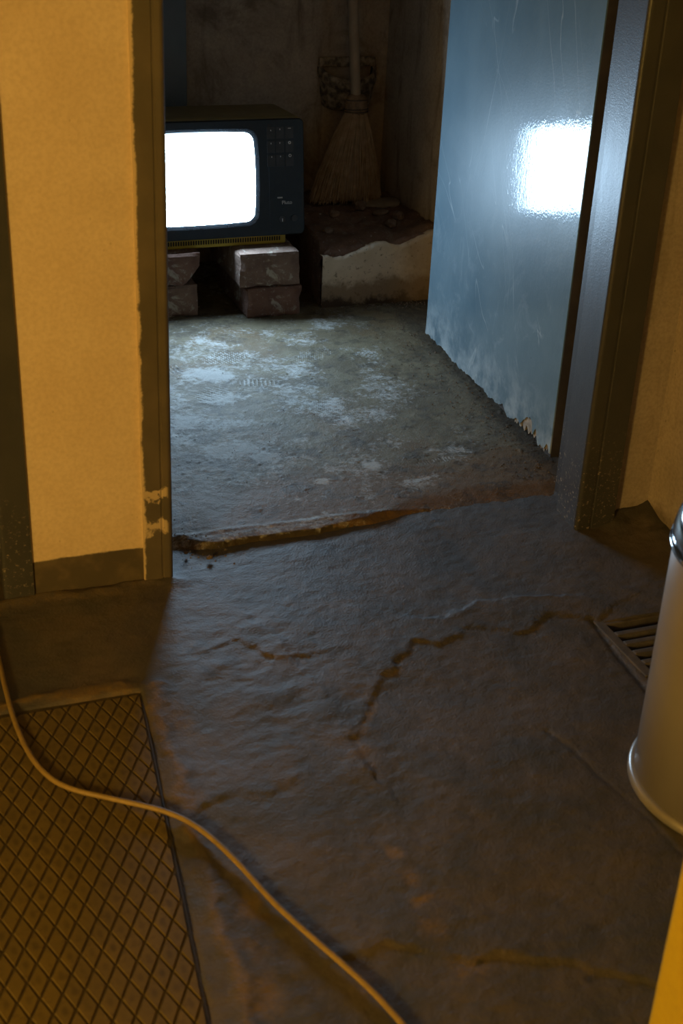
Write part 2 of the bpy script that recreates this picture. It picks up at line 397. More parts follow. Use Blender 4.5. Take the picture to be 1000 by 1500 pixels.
rr = k.math('SQRT', k.math('ADD', k.math('MULTIPLY', k.math('MULTIPLY', X, 1.9), k.math('MULTIPLY', X, 1.9)), k.math('MULTIPLY', Y, Y)))
spot = k.math('MULTIPLY', k.ramp(rr, 0.002, 0.008, True), k.math('MULTIPLY', wn, 0.55))
geo = k.new('ShaderNodeNewGeometry').outputs['Position']
b = k.mix(k.ramp(k.noise(14, 5, 0.6, 0, geo), 0.3, 0.7), (0.15, 0.108, 0.034), (0.12, 0.088, 0.032))
b = k.mix(k.math('MULTIPLY', k.ramp(k.noise(160, 4, 0.6, 0, geo), 0.5, 0.7), 0.4), b, (0.06, 0.042, 0.02))
b = k.mix(spot, b, (0.04, 0.034, 0.02))
MT['plate_pad'] = k.done(b, 0.62, k.bump(k.noise(300, 3, 0.5, 0, geo), 0.2, 0.0006), spec=0.3)

# ------------------------------------------------------------------ setting: floors
ZI = 0.006                                       # the storage floor lies a little higher
PE0, PE1 = Vector((0.2648, 1.31)), Vector((0.193, 0.60))     # plate edge
def seg(*r):
    return np.unique(np.concatenate([np.arange(a, b, s) for a, b, s in r]))
xs = seg((-1.0, 0.0, 0.08), (0.0, 0.24, 0.006), (0.24, 1.16, 0.003)); ys = seg((-1.6, 0.62, 0.08), (0.62, 1.66, 0.003))
X, Y = np.meshgrid(xs, ys)
wx = X + 0.036 * (fbm(X * 26, Y * 26, 3, 6, 0.62) - 0.5); wy = Y + 0.036 * (fbm(X * 26, Y * 26, 9, 6, 0.62) - 0.5)
Z = 0.009 * (fbm(X * 5, Y * 5, 1, 3) - 0.5) + 0.0016 * (fbm(X * 22, Y * 22, 2, 4) - 0.5) + 0.0010 * (fbm(X * 95, Y * 95, 5, 3) - 0.5)
dust = np.zeros_like(X); och = np.zeros_like(X); dirt_dark = np.zeros_like(X)
# trowel ripples left of the centre
rip = np.exp(-((X - 0.40) / 0.12) ** 2 - ((Y - 1.28) / 0.17) ** 2)
Z += 0.0009 * (fbm(X * 40 + Y * 12, Y * 85 - X * 14, 23, 4) - 0.5)
Z += rip * 0.0062 * (fbm(X * 17 + Y * 6, Y * 34 - X * 9, 21, 4) - 0.5)
# broken edges of the screed: the far side stands proud
C1 = [(0.90, 1.315), (0.876, 1.303), (0.832, 1.328), (0.772, 1.304), (0.719, 1.331), (0.657, 1.313), (0.627, 1.322), (0.551, 1.249), (0.501, 1.183), (0.469, 1.145), (0.474, 1.095)]
C2 = [(0.655, 1.374), (0.69, 1.357), (0.747, 1.391), (0.777, 1.377), (0.817, 1.384), (0.86, 1.37)]
C3 = [(0.436, 1.437), (0.467, 1.351), (0.475, 1.261)]
C3b = [(0.475, 1.332), (0.44, 1.335), (0.405, 1.385), (0.364, 1.381)]
C4 = [(0.62, 0.72), (0.593, 0.739), (0.561, 0.771), (0.508, 0.797), (0.463, 0.805), (0.425, 0.83), (0.397, 0.845), (0.363, 0.843)]
C6 = [(0.40, 1.10), (0.36, 1.085), (0.32, 1.10), (0.29, 1.085)]
for C, hgt, wid, oc in ((C1, 0.0024, 0.05, 0.45), (C2, 0.0024, 0.03, 0.05), (C3b, 0.0016, 0.03, 0.2), (C3, 0.0014, 0.03, 0.12), (C4, 0.0018, 0.04, 0.16), (C6, 0.0012, 0.02, 0.4)):
    d, s = dpoly(wx, wy, C); sd = d * s
    Z += hgt * sstep(0.005, -0.005, sd) * np.exp(-d / wid) * (0.25 + 1.5 * fbm(X * 16, Y * 16, 37))
    och = np.maximum(och, oc * np.exp(-((sd - 0.006) / 0.009) ** 2) * (2.6 * np.clip(fbm(X * 22, Y * 22, 31) - 0.28, 0, 1)))
# ochre remains of an older coat
for cx, cy, rx_, ry_, a in ((0.459, 0.962, 0.012, 0.014, .75), (0.453, 0.921, 0.016, 0.02, .55), (0.452, 0.888, 0.018, 0.008, .75), (0.45, 0.855, 0.014, 0.03, .5), (0.458, 0.795, 0.03, 0.03, .5), (0.474, 1.12, 0.014, 0.03, .6), (0.285, 0.93, 0.014, 0.03, .7), (0.28, 0.88, 0.02, 0.03, .6), (0.27, 0.82, 0.02, 0.03, .5), (0.275, 1.10, 0.02, 0.03, .5), (0.30, 1.245, 0.02, 0.06, .45), (0.33, 1.40, 0.05, 0.06, .3), (0.36, 0.80, 0.02, 0.03, .35), (0.56, 0.93, 0.05, 0.02, .25), (0.27, 1.2, 0.012, 0.09, .45)):
    och = np.maximum(och, a * np.exp(-((wx - cx) / rx_) ** 2 - ((wy - cy) / ry_) ** 2))
d, s = dpoly(wx, wy, [(0.29, 1.32), (0.276, 1.218), (0.27, 1.131), (0.266, 1.03), (0.259, 0.923), (0.25, 0.838), (0.24, 0.7)])
och = np.maximum(och, 0.5 * np.exp(-(d / 0.012) ** 2))
Z += 0.003 * np.exp(-(d / 0.014) ** 2)
# hairline joint by the bin
d, s = dpoly(X, Y, [(0.70, 1.10), (0.712, 1.069), (0.72, 1.005), (0.735, 0.929), (0.74, 0.86)]); Z -= 0.0015 * np.exp(-(d / 0.003) ** 2); dirt_dark = np.maximum(dirt_dark, 0.6 * np.exp(-(d / 0.003) ** 2))
d, s = dpoly(X, Y, [(0.876, 1.303), (0.868, 1.23), (0.864, 1.16), (0.856, 1.08)]); Z -= 0.0025 * np.exp(-(d / 0.004) ** 2); dirt_dark = np.maximum(dirt_dark, 0.7 * np.exp(-(d / 0.005) ** 2))
# dark stain spots
for cx, cy, r_, a in ((0.85, 1.26, 0.03, .6), (0.85, 1.22, 0.03, .6), (0.355, 1.325, 0.014, .8), (0.80, 1.32, 0.012, .7), (0.56, 0.75, 0.012, .7), (0.60, 0.80, 0.012, .6), (0.47, 0.80, 0.008, .7), (0.20, 1.42, 0.05, .5), (0.30, 1.40, 0.05, .35), (0.68, 1.02, 0.03, .4), (0.60, 0.95, 0.06, .3)):
    dirt_dark = np.maximum(dirt_dark, a * np.exp(-((wx - cx) ** 2 + (wy - cy) ** 2) / r_ ** 2))
d, s = dpoly(wx, wy, [(0.262, 1.03), (0.272, 0.96), (0.285, 0.89), (0.305, 0.82), (0.325, 0.75), (0.34, 0.66)]); dirt_dark = np.maximum(dirt_dark, 0.62 * np.exp(-(d / 0.024) ** 2))  # darker band along the left of the cable
# sweepings in the corner beside the frame and mortar along the foot of the pillar
m = np.exp(-np.maximum(1.545 - wy, 0) / 0.032) * sstep(1.0, 1.06, wx); Z += 0.020 * m * (0.4 + fbm(X * 22, Y * 22, 41)) * 0.9; dirt_dark = np.maximum(dirt_dark, 1.2 * m)
m2 = np.exp(-np.maximum(1.106 - wx, 0) / 0.02) * sstep(1.30, 1.50, wy); Z += 0.010 * m2; dirt_dark = np.maximum(dirt_dark, m2)
m3 = np.exp(-np.abs(wy - 1.552) / 0.016) * sstep(0.39, 0.36, wx); Z += 0.007 * m3; och = np.maximum(och, 0.35 * m3)
m4 = np.exp(-((wy - 1.325) / 0.012) ** 2) * sstep(0.29, 0.25, wx) ; Z += 0.004 * m4; och = np.maximum(och, 0.55 * m4)
och = np.maximum(och, 0.38 * sstep(0.36, 0.27, wx) * sstep(1.5, 1.55, wy))
# room for the plate, the drain pit and the threshold
edge_x = PE1.x + (Y - PE1.y) * (PE0.x - PE1.x) / (PE0.y - PE1.y)
under = sstep(0.004, -0.004, X - edge_x) * sstep(0.004, -0.004, Y - 1.31)
Z = Z * (1 - under) + (-0.006) * under
pit = (X > 0.884) & (X < 1.016) & (Y > 1.174) & (Y < 1.292); Z = np.where(pit, -0.016, Z)
flat = np.exp(-(((X - 0.863) / 0.14) ** 2 + ((Y - 0.95) / 0.14) ** 2) ** 3); Z = Z * (1 - flat) - 0.001 * flat
tag(height_mesh('floor', xs, ys, Z, (dust, och, dirt_dark), MT['floor_out']), kind='structure')

xs = seg((-0.25, 0.36, 0.03), (0.36, 1.22, 0.0026)); ys = seg((1.60, 2.62, 0.0028), (2.62, 2.96, 0.02))
X, Y = np.meshgrid(xs, ys)
wx = X + 0.030 * (fbm(X * 22, Y * 22, 3) - 0.5); wy = Y + 0.030 * (fbm(X * 22, Y * 22, 9) - 0.5)
Z = ZI + 0.005 * (fbm(X * 6, Y * 6, 71, 3) - 0.5) + 0.0012 * (fbm(X * 30, Y * 30, 72, 4) - 0.5) + 0.0011 * (fbm(X * 110, Y * 110, 75, 3) - 0.5)
dust = np.zeros_like(X); och = np.zeros_like(X); dirt_dark = np.zeros_like(X)
for cx, cy, a, b_, w in ((0.595, 2.251, 0.057, 0.04, .9), (0.597, 2.141, 0.042, 0.028, .9), (0.518, 2.123, 0.03, 0.091, .6), (0.554, 1.924, 0.056, 0.045, 1), (0.60, 1.886, 0.03, 0.026, .9), (0.489, 1.982, 0.03, 0.054, .55), (0.761, 2.228, 0.058, 0.07, .45), (0.769, 2.059, 0.043, 0.05, .6), (0.772, 1.981, 0.03, 0.035, .55), (0.756, 1.809, 0.022, 0.016, .9), (0.66, 1.783, 0.019, 0.015, .8), (0.723, 2.45, 0.17, 0.05, .26), (0.636, 2.406, 0.08, 0.05, .5), (0.815, 1.737, 0.05, 0.025, .45), (0.832, 1.893, 0.035, 0.028, .4), (0.665, 1.937, 0.03, 0.022, .5), (0.681, 2.32, 0.078, 0.05, .42), (0.50, 2.06, 0.08, 0.06, .6), (0.57, 2.03, 0.07, 0.04, .6), (0.62, 1.72, 0.08, 0.04, .25), (0.86, 2.12, 0.05, 0.03, .3), (0.49, 2.20, 0.05, 0.05, .6)):
    dust = np.maximum(dust, w * np.exp(-(((wx - cx) / a) ** 2 + ((wy - cy) / b_) ** 2)) * (0.45 + 1.1 * fbm(X * 30, Y * 30, 77)))
dust = np.maximum(dust, 0.36 * sstep(0.40, 0.70, fbm(X * 11, Y * 11, 78)) * sstep(1.05, 0.9, X))
dust = np.maximum(dust, 0.16 * sstep(2.15, 2.45, Y) * sstep(1.0, 0.85, X))
# shoe prints pressed into the dust
for cx, cy, a, b_, ang, per in ((0.827, 2.303, 0.045, 0.03, 0.5, 0.0062), (0.678, 2.196, 0.036, 0.017, -0.25, 0.0078), (0.585, 2.163, 0.036, 0.028, 0.7, 0.0085), (0.655, 2.326, 0.042, 0.03, 0.35, 0.0065), (0.77, 2.055, 0.03, 0.03, 0.7, 0.0065), (0.86, 1.80, 0.036, 0.010, 0.05, 0.006), (0.53, 2.30, 0.03, 0.03, 0.2, 0.008), (0.93, 2.28, 0.02, 0.03, 1.2, 0.007)):
    u = (X - cx) * math.cos(ang) + (Y - cy) * math.sin(ang); v = -(X - cx) * math.sin(ang) + (Y - cy) * math.cos(ang)
    ins = sstep(1.15, 0.85, np.sqrt((u / a) ** 2 + (v / b_) ** 2) + 0.5 * (fbm(X * 60, Y * 60, 79) - 0.5))
    st = 0.5 + 0.5 * np.sin(u / per * 2 * math.pi)
    Z += ins * (-0.0012 + 0.0016 * sstep(0.3, 0.7, st)); dust = dust * (1 - 0.35 * ins) + 0.35 * ins * sstep(0.45, 0.8, st)
    dirt_dark = np.maximum(dirt_dark, 0.35 * ins * sstep(0.5, 0.2, st))
# dirt along the door, at the back and in front of the threshold
dx = 1.037 + (Y - 1.7346) * 0.0604
dirt_dark = np.maximum(dirt_dark, 0.62 * np.exp(-np.maximum(dx - wx, 0) / 0.05))
dirt_dark = np.maximum(dirt_dark, 0.75 * np.exp(-np.abs(wy - 2.60) / 0.05) * sstep(0.86, 0.95, wx)); Z += 0.006 * np.exp(-np.abs(wy - 2.575) / 0.02) * sstep(0.9, 0.95, wx)
dirt_dark = np.maximum(dirt_dark, 0.5 * sstep(0.52, 0.68, fbm(X * 13, Y * 17, 95)))
dirt_dark = np.maximum(dirt_dark, 0.5 * sstep(0.55, 0.68, fbm(X * 38, Y * 46, 96)))
och = np.maximum(och, 0.85 * sstep(1.92, 1.70, wy) * (0.55 + fbm(X * 9, Y * 9, 81)))
och = np.maximum(och, 0.45 * sstep(0.45, 0.7, fbm(X * 7, Y * 7, 83)))
dirt_dark = np.maximum(dirt_dark, 0.55 * np.exp(-(((wx - 0.40) / 0.05) ** 2 + ((wy - 1.66) / 0.05) ** 2)))
gr = fbm(X * 160, Y * 160, 91, 2); Z += 0.0018 * sstep(0.72, 0.85, gr) * np.clip(dirt_dark + 0.25, 0, 1)
# the lip
lipy = 1.627 + 0.014 * (fbm(X * 14, Y * 0 + 3.3, 61) - 0.5) + 0.010 * (fbm(X * 60, Y * 0 + 7.7, 62) - 0.5)
Z += 0.002 * np.exp(-((Y - lipy - 0.018) / 0.016) ** 2) + 0.002 * np.exp(-((Y - lipy - 0.05 + 0.03 * X) / 0.006) ** 2)
lw = 0.004 + 0.07 * sstep(0.60, 0.85, X) + 0.05 * sstep(0.45, 0.38, X)
Z = -0.004 + (Z + 0.004) * sstep(0.0, 1.0, (Y - lipy) / lw)
Z = np.where(Y < lipy - 0.003, -0.012, Z)
dirt_dark = np.where(Y < lipy + 0.006, 0.8, dirt_dark); och = np.where(Y < lipy + 0.006, 0.0, och); dust = np.where(Y < lipy + 0.004, 0, dust)  # lip face darkened in colour for the shade below the edge
tag(height_mesh('floor_storage', xs, ys, Z, (dust, och, dirt_dark), MT['floor_in']), kind='structure')

# ------------------------------------------------------------------ setting: walls, ceiling, frames
def S(o): return tag(o, kind='structure')
S(box('wall_pillar', (0.176, 0.330, 1.560, 1.70, -0.02, 2.30), MT['wall_yellow']))
S(box('wall_front_right', (1.035, 1.26, 1.545, 1.70, -0.02, 2.30), MT['wall_yellow_r']))
S(box('wall_front_left', (-1.0, -0.58, 1.560, 1.70, -0.02, 2.30), MT['wall_corridor']))
S(box('wall_header', (0.328, 1.037, 1.560, 1.69, 1.96, 2.30), MT['wall_corridor']))
S(box('wall_header_left', (-0.58, 0.176, 1.560, 1.69, 1.96, 2.30), MT['wall_corridor']))
S(box('wall_right', (1.106, 1.26, -1.6, 1.545, -0.02, 2.30), MT['wall_yellow_r']))
S(box('wall_right_near', (0.553, 1.106, 0.20, 0.652, -0.02, 2.30), MT['pillar'], bevel=0.006))
S(box('wall_left', (-1.1, -1.0, -1.6, 1.70, -0.02, 2.30), MT['wall_corridor']))
S(box('wall_rear', (-1.1, 1.26, -1.7, -1.6, -0.02, 2.30), MT['wall_corridor']))
S(box('ceiling', (-1.1, 1.26, -1.7, 3.05, 2.30, 2.40), MT['ceiling']))
S(box('wall_back', (-0.35, 1.30, 2.92, 3.05, -0.02, 2.30), MT['wall_back']))
S(box('wall_storage_right', (1.197, 1.30, 1.70, 2.92, -0.02, 2.30), MT['wall_back']))
S(box('wall_storage_left', (-0.35, -0.25, 1.70, 2.92, -0.02, 2.30), MT['wall_back']))

def arc(cx, cy, r, a0, a1, n=6):
    return [(cx + r * math.cos(math.radians(a0 + (a1 - a0) * i / n)), cy + r * math.sin(math.radians(a0 + (a1 - a0) * i / n))) for i in range(n + 1)]
# right steel frame: face, fine groove, rounded corner, reveal, rebate
pr = [(1.040, 1.556), (1.040, 1.530), (1.0035, 1.530), (1.0025, 1.5315), (0.9995, 1.5315), (0.9985, 1.530)] + arc(0.982, 1.536, 0.006, 270, 180) + [(0.981, 1.600), (1.008, 1.602), (1.010, 1.660), (1.040, 1.660)]
S(prism('trim_1', pr, -0.01, 1.98, MT['frame']))
pl = [(0.326, 1.68), (0.326, 1.555), (0.350, 1.555), (0.351, 1.5563), (0.353, 1.5563), (0.354, 1.555)] + arc(0.360, 1.561, 0.0065, 270, 360) + [(0.364, 1.618), (0.345, 1.62), (0.345, 1.68)]
S(prism('trim_2', pl, -0.01, 1.98, MT['frame_l']))
p2 = [(0.1785, 1.60), (0.1785, 1.556)] + arc(0.145, 1.561, 0.0055, 270, 180) + [(0.142, 1.62), (0.16, 1.62), (0.16, 1.68), (0.1785, 1.68)]
S(prism('trim_3', p2, -0.01, 1.98, MT['frame']))
S(box('door_2', (-0.58, 0.158, 1.628, 1.665, 0.008, 1.96), MT['frame']))

# ------------------------------------------------------------------ the open door
DA = Vector((1.037, 1.7346, 0)); DB = Vector((1.073, 2.3304, 0)); DD = (DB - DA).normalized(); DN = Vector((-DD.y, DD.x, 0)); DL = (DB - DA).length
door = empty('door_1', DA); S(door)
def dpt(u, w, z):          # u along the leaf, w behind the painted face
    p = DA + DD * u - DN * w; return (p.x, p.y, z)
# leaf core, its lower edge rotten near the hinge
nseg = 60; v = []; f = []
for i in range(nseg + 1):
    u = DL * i / nseg
    zb = 0.022 + 0.012 * (float(fbm(u * 40, 1.0, 5)) - 0.5) + 0.012 * math.exp(-((u - 0.10) / 0.05) ** 2)
    for w, z in ((0.0022, zb), (0.042, zb - 0.003), (0.042, 1.95), (0.0022, 1.95)): v.append(dpt(u, w, z))
for i in range(nseg):
    a = i * 4; b4 = a + 4
    for q in range(4): f.append((a + q, a + (q + 1) % 4, b4 + (q + 1) % 4, b4 + q))
f.append((3, 2, 1, 0)); f.append(tuple(nseg * 4 + q for q in range(4)))
core = keep(mesh_obj('leaf_core', v, f, MT['door_edge']), door)
# painted facing sheet with a torn, ragged foot
nseg = 220; v = []; f = []
rs = random.Random(3)
for i in range(nseg + 1):
    u = DL * i / nseg
    rag = 0.010 * (float(fbm(u * 45, 4.0, 15)) - 0.5) + 0.007 * (float(fbm(u * 150, 8.0, 16)) - 0.5)
    torn = 0.026 * math.exp(-((u - 0.085) / 0.045) ** 2) * (0.25 + 1.5 * float(fbm(u * 90, 2.0, 17))) + 0.018 * math.exp(-((u - 0.012) / 0.010) ** 2) + 0.012 * math.exp(-((u - 0.20) / 0.012) ** 2)
    zb = 0.021 + rag + torn
    bul = 0.0012 * (float(fbm(u * 30, 6.0, 18)) - 0.5)
    for k_, (w, z) in enumerate(((0.0022, zb), (-0.0005 + bul, zb), (0.0, zb + 0.02), (0.0, 0.5), (0.0, 1.95), (0.0022, 1.95))): v.append(dpt(u, w, z))
for i in range(nseg):
    a = i * 6; b6 = a + 6
    for q in range(6): f.append((a + q, a + (q + 1) % 6, b6 + (q + 1) % 6, b6 + q))
f.append(tuple(range(6))[::-1]); f.append(tuple(nseg * 6 + q for q in range(6)))
keep(mesh_obj('facing_sheet', v, f, MT['door']), door)
# frayed fibre behind the torn foot
v = []; f = []
nseg = 50
for i in range(nseg + 1):
    u = 0.004 + 0.165 * i / nseg
    z0 = 0.020 + 0.016 * float(vnoise(u * 260, 3.0, 44)); z1 = 0.075
    b0 = len(v)
    v += [dpt(u, 0.0016, z0), dpt(u, 0.0016, z1), dpt(u, 0.006, z1), dpt(u, 0.006, z0 + 0.003)]
    if i:
        for q in range(4): f.append((b0 - 4 + q, b0 - 4 + (q + 1) % 4, b0 + (q + 1) % 4, b0 + q))
f.append((3, 2, 1, 0)); f.append(tuple(nseg * 4 + q for q in range(4)))
tag(keep(mesh_obj('frayed_board', v, f, MT['door_wood']), door), 'torn pale fibre at the foot of the door')

# ------------------------------------------------------------------ masonry plinth
pln = empty('masonry_plinth', (1.06, 2.74, 0.0)); tag(pln, 'low crumbling masonry plinth in the back corner with stained plaster front', 'plinth')
nx, ny = 44, 44; v = []; f = []
x0, x1, y0, y1 = 0.932, 1.196, 2.566, 2.919
def ztop(x, y):
    t = (x - x0) / (x1 - x0); q = (y - y0) / (y1 - y0)
    frontz = np.interp(x, [.926, .959, .997, 1.042, 1.073, 1.113, 1.146, 1.2], [.135, .135, .143, .146, .147, .144, .155, .164])
    b = frontz + (0.158 - frontz) * min(1, q * 2.2) + 0.016 * (float(fbm(x * 45, y * 45, 33)) - 0.5)
    return b - 0.02 * math.exp(-(q / 0.05) ** 2) * float(fbm(x * 70, 3, 35))
for j in range(ny + 1):
    for i in range(nx + 1):
        x = x0 + (x1 - x0) * i / nx; y = y0 + (y1 - y0) * j / ny
        v.append((x, y, ztop(x, y)))
for j in range(ny):
    for i in range(nx): a = j * (nx + 1) + i; f.append((a, a + 1, a + nx + 2, a + nx + 1))
rows = 14
def side(idx_fn, n, nrm, seed):
    base = len(v)
    for k_ in range(1, rows + 1):
        for i in range(n + 1):
            tx, ty, tz = v[idx_fn(i)]
            z = tz + (0.0 - tz) * k_ / rows; am = 0.012 * (float(fbm((tx + ty) * 60, z * 60, seed)) - 0.35)
            if k_ == rows: am = 0
            v.append((tx + nrm[0] * am, ty + nrm[1] * am, z))
    for k_ in range(rows):
        for i in range(n):
            a = idx_fn(i) if k_ == 0 else base + (k_ - 1) * (n + 1) + i; b_ = idx_fn(i + 1) if k_ == 0 else base + (k_ - 1) * (n + 1) + i + 1
            c = base + k_ * (n + 1) + i + 1; d_ = base + k_ * (n + 1) + i
            f.append((d_, c, b_, a))
side(lambda i: i, nx, (0, -0.25), 51); side(lambda j: (ny - j) * (nx + 1), ny, (-1, 0), 52)
keep(mesh_obj('rubble_core', v, f, MT['plinth'], smooth=True), pln)
prof = [(0.930, .117), (0.940, .119), (0.959, .113), (0.978, .114), (0.997, .121), (1.020, .129), (1.042, .137), (1.058, .139), (1.073, .138), (1.095, .131), (1.113, .134), (1.13, .141), (1.146, .147), (1.16, .150), (1.171, .156), (1.196, .160)]
v = []; f = []; NP = 120; NZ = 14
for i in range(NP + 1):
    x = 0.930 + (1.196 - 0.930) * i / NP
    zt = float(np.interp(x, [p[0] for p in prof], [p[1] for p in prof])) + 0.004 * (float(fbm(x * 130, 1, 66)) - 0.5)
    for j in range(NZ + 1):
        z = -0.005 + (zt + 0.005) * j / NZ
        v.append((x, 2.557 + 0.005 * (float(fbm(x * 25, z * 25, 67)) - 0.5) - 0.006 * math.exp(-(z / 0.02) ** 2), z))
    v.append((x, 2.575, zt - 0.001))
K = NZ + 2
for i in range(NP):
    for j in range(K - 1): a = i * K + j; f.append((a, a + K, a + K + 1, a + 1))
keep(mesh_obj('plaster_face', v, f, MT['plinth_plaster'], smooth=True), pln)

def rock(name, loc, size, seed, mat, sub=2, rot=0.0, boxy=0.0):
    bm = bmesh.new(); bmesh.ops.create_icosphere(bm, subdivisions=sub, radius=1)
    for p in bm.verts:
        c = p.co.copy(); mx = max(abs(c.x), abs(c.y), abs(c.z)); c = c.lerp(c / mx * 0.85, boxy)
        n = mnoise.noise(c * 1.3 + Vector((seed * 7.1, seed, 0))) * 0.28 + mnoise.noise(c * 3.1 + Vector((0, seed * 3, seed))) * 0.12
        p.co = Vector((c.x * size[0], c.y * size[1], c.z * size[2])) * (1 + n)
    bmesh.ops.rotate(bm, verts=bm.verts, matrix=Matrix.Rotation(rot, 3, 'Z'))
    zmin = min(p.co.z for p in bm.verts)
    bmesh.ops.translate(bm, verts=bm.verts, vec=(0, 0, -zmin))
    o = bm_obj(name, bm, mat, None, False); o.location = loc
    return o
G = 'rubble lying on the plinth'
for nm, lab, (x, y), sz, sd, ro, mt_ in (
    ('mortar_slab', 'wide flat pale mortar slab on the plinth at the foot of the broom', (1.148, 2.775), (0.047, 0.030, 0.008), 1, 0.1, 'flat_stone'),
    ('rubble_stone', 'small rubble stone at the left, under the broom bristles on the plinth', (1.010, 2.715), (0.012, 0.011, 0.008), 2, 0.3, 'stone'),
    ('rubble_stone', 'rounded rubble stone directly left of the flat mortar slab', (1.078, 2.735), (0.014, 0.013, 0.012), 3, 0.9, 'stone'),
    ('rubble_stone', 'oblong rubble stone lying just below the flat mortar slab', (1.112, 2.700), (0.020, 0.010, 0.007), 4, 0.0, 'stone'),
    ('rubble_stone', 'rubble stone nearest the plinth front edge below the slab', (1.112, 2.635), (0.012, 0.012, 0.010), 5, 0.5, 'stone'),
    ('rubble_stone', 'leftmost rubble stone near the plinth edge beside the television', (0.965, 2.63), (0.013, 0.010, 0.007), 6, 0.2, 'stone'),
    ('rubble_stone', 'squarish rubble stone at the right under the slab tip', (1.142, 2.672), (0.013, 0.014, 0.012), 7, 0.8, 'stone')):
    tag(rock(nm, (x, y, ztop(x, y) - 0.002), sz, sd, MT[mt_], rot=ro, boxy=0.45), lab, 'stone', G)

# ------------------------------------------------------------------ bricks under the television
def brick(lab, x0, x1, y0, y1, z0, z1, seed, mat, chip=None, rot=0.0):
    bm = bmesh.new(); add_box(bm, x0, x1, y0, y1, z0, z1)
    bmesh.ops.subdivide_edges(bm, edges=bm.edges, cuts=9, use_grid_fill=True)
    c = Vector(((x0 + x1) / 2, (y0 + y1) / 2, (z0 + z1) / 2)); hx, hy, hz = (x1 - x0) / 2, (y1 - y0) / 2, (z1 - z0) / 2
    for p in bm.verts:
        d = p.co - c
        # rounded, worn arrises
        ex = [abs(d.x) / hx, abs(d.y) / hy, abs(d.z) / hz]
        q = sorted([hx - abs(d.x), hy - abs(d.y), hz - abs(d.z)])
        edge = max(0, 0.006 - q[1]) / 0.006
        n = mnoise.noise(p.co * 38 + Vector((seed, seed * 2, 0))); n2 = mnoise.noise(p.co * 110 + Vector((0, seed, seed)))
        wear = edge * (0.0022 + 0.0045 * max(0, n + 0.15)) + 0.0009 * n + 0.0006 * n2
        s = Vector((d.x * (1 - wear / hx) if ex[0] > .9 else d.x, d.y * (1 - wear / hy) if ex[1] > .9 else d.y, d.z))
        if ex[2] > .9 and edge > 0: s.z = d.z * (1 - 0.6 * wear / hz)
        p.co = c + s
        if chip:
            pn, pd, = chip
            t = (p.co - Vector(pd)).dot(Vector(pn).normalized())
            if t > 0: p.co -= Vector(pn).normalized() * t * 0.92
    if rot: bmesh.ops.rotate(bm, verts=bm.verts, cent=c, matrix=Matrix.Rotation(rot, 3, 'Z'))
    base = Vector((c.x, c.y, z0)); bmesh.ops.translate(bm, verts=bm.verts, vec=-base)
    o = bm_obj('brick', bm, mat); o.location = base
    return tag(o, lab, 'brick', 'bricks propping up the television')
brick('lower brick of the right stack under the television, standing on the floor', 0.757, 0.878, 2.527, 2.77, 0.0045, 0.0695, 1, MT['brick'])
brick('upper brick of the right stack, directly under the yellow television base', 0.742, 0.874, 2.532, 2.78, 0.0695, 0.1415, 2, MT['brick2'])
brick('lower brick of the left stack beside the door frame', 0.548, 0.667, 2.569, 2.82, 0.0045, 0.0735, 3, MT['brick2'])
brick('upper brick of the left stack with a broken corner', 0.546, 0.670, 2.562, 2.81, 0.0735, 0.1415, 4, MT['brick'], chip=((0.75, -0.25, -0.6), (0.648, 2.562, 0.09)))

# ------------------------------------------------------------------ television
TVX0, TVX1 = 0.512, 0.893; TVY, TVZ, TILT = 2.570, 0.165, math.radians(7.5); TVH = 0.2295
tv = empty('television', (0.70, 2.66, 0.1415)); tag(tv, 'small yellow and black portable television with a glowing white screen', 'television')
ct, st_ = math.cos(TILT), math.sin(TILT)
def tvp(x, v_, w): return (x, TVY + v_ * st_ + w * ct, TVZ + v_ * ct - w * st_)
def rrect(cx, cy, hw, hh, r, n=8, bulge=0.0):
    pts = []
    for sx, sy, a0 in ((1, 1, 0), (-1, 1, 90), (-1, -1, 180), (1, -1, 270)):
        for i in range(n + 1):
            a = math.radians(a0 + 90 * i / n)
            pts.append([cx + sx * (hw - r) + r * math.cos(a), cy + sy * (hh - r) + r * math.sin(a)])
    # subdivide straight runs so that a bulge can be applied
    out = []
    for i, p in enumerate(pts):
        q = pts[(i + 1) % len(pts)]; out.append(p)
        if math.hypot(q[0] - p[0], q[1] - p[1]) > 0.02:
            for t in (0.2, 0.4, 0.6, 0.8): out.append([p[0] + (q[0] - p[0]) * t, p[1] + (q[1] - p[1]) * t])
    for p in out:
        u = (p[0] - cx) / hw; w = (p[1] - cy) / hh
        p[0] += bulge * hw * (1 - w * w) * u; p[1] += bulge * hh * (1 - u * u) * w
    return out
SCX, SCV, SHW, SHH = 0.6610, 0.1175, 0.126, 0.0865
inner = rrect(SCX, SCV, SHW, SHH, 0.017, 8, 0.035); mid = rrect(SCX, SCV, SHW + 0.0075, SHH + 0.0075, 0.022, 8, 0.03)
TCX, TCV, THW, THH = (TVX0 + TVX1) / 2, TVH / 2, (TVX1 - TVX0) / 2, TVH / 2
n = len(inner)
outer = rrect(TCX, TCV, THW, THH, 0.010, 8, 0.0)
def loops(name, rings, mat, cap=False, parent=tv, smooth=True):
    v = []; f = []; k = len(rings[0])
    for r in rings: v += r
    for a in range(len(rings) - 1):
        for i in range(k): f.append((a * k + i, a * k + (i + 1) % k, (a + 1) * k + (i + 1) % k, (a + 1) * k + i))
    if cap: f.append(tuple(range((len(rings) - 1) * k, len(rings) * k)))
    bm = bmesh.new(); vs = [bm.verts.new(p) for p in v]
    for q in f: bm.faces.new([vs[i] for i in q])
    o = bm_obj(name, bm, mat, None, smooth); return keep(o, parent)
R3 = lambda ring, w, sc=0: [tvp(x, v_, w) for x, v_ in ring]
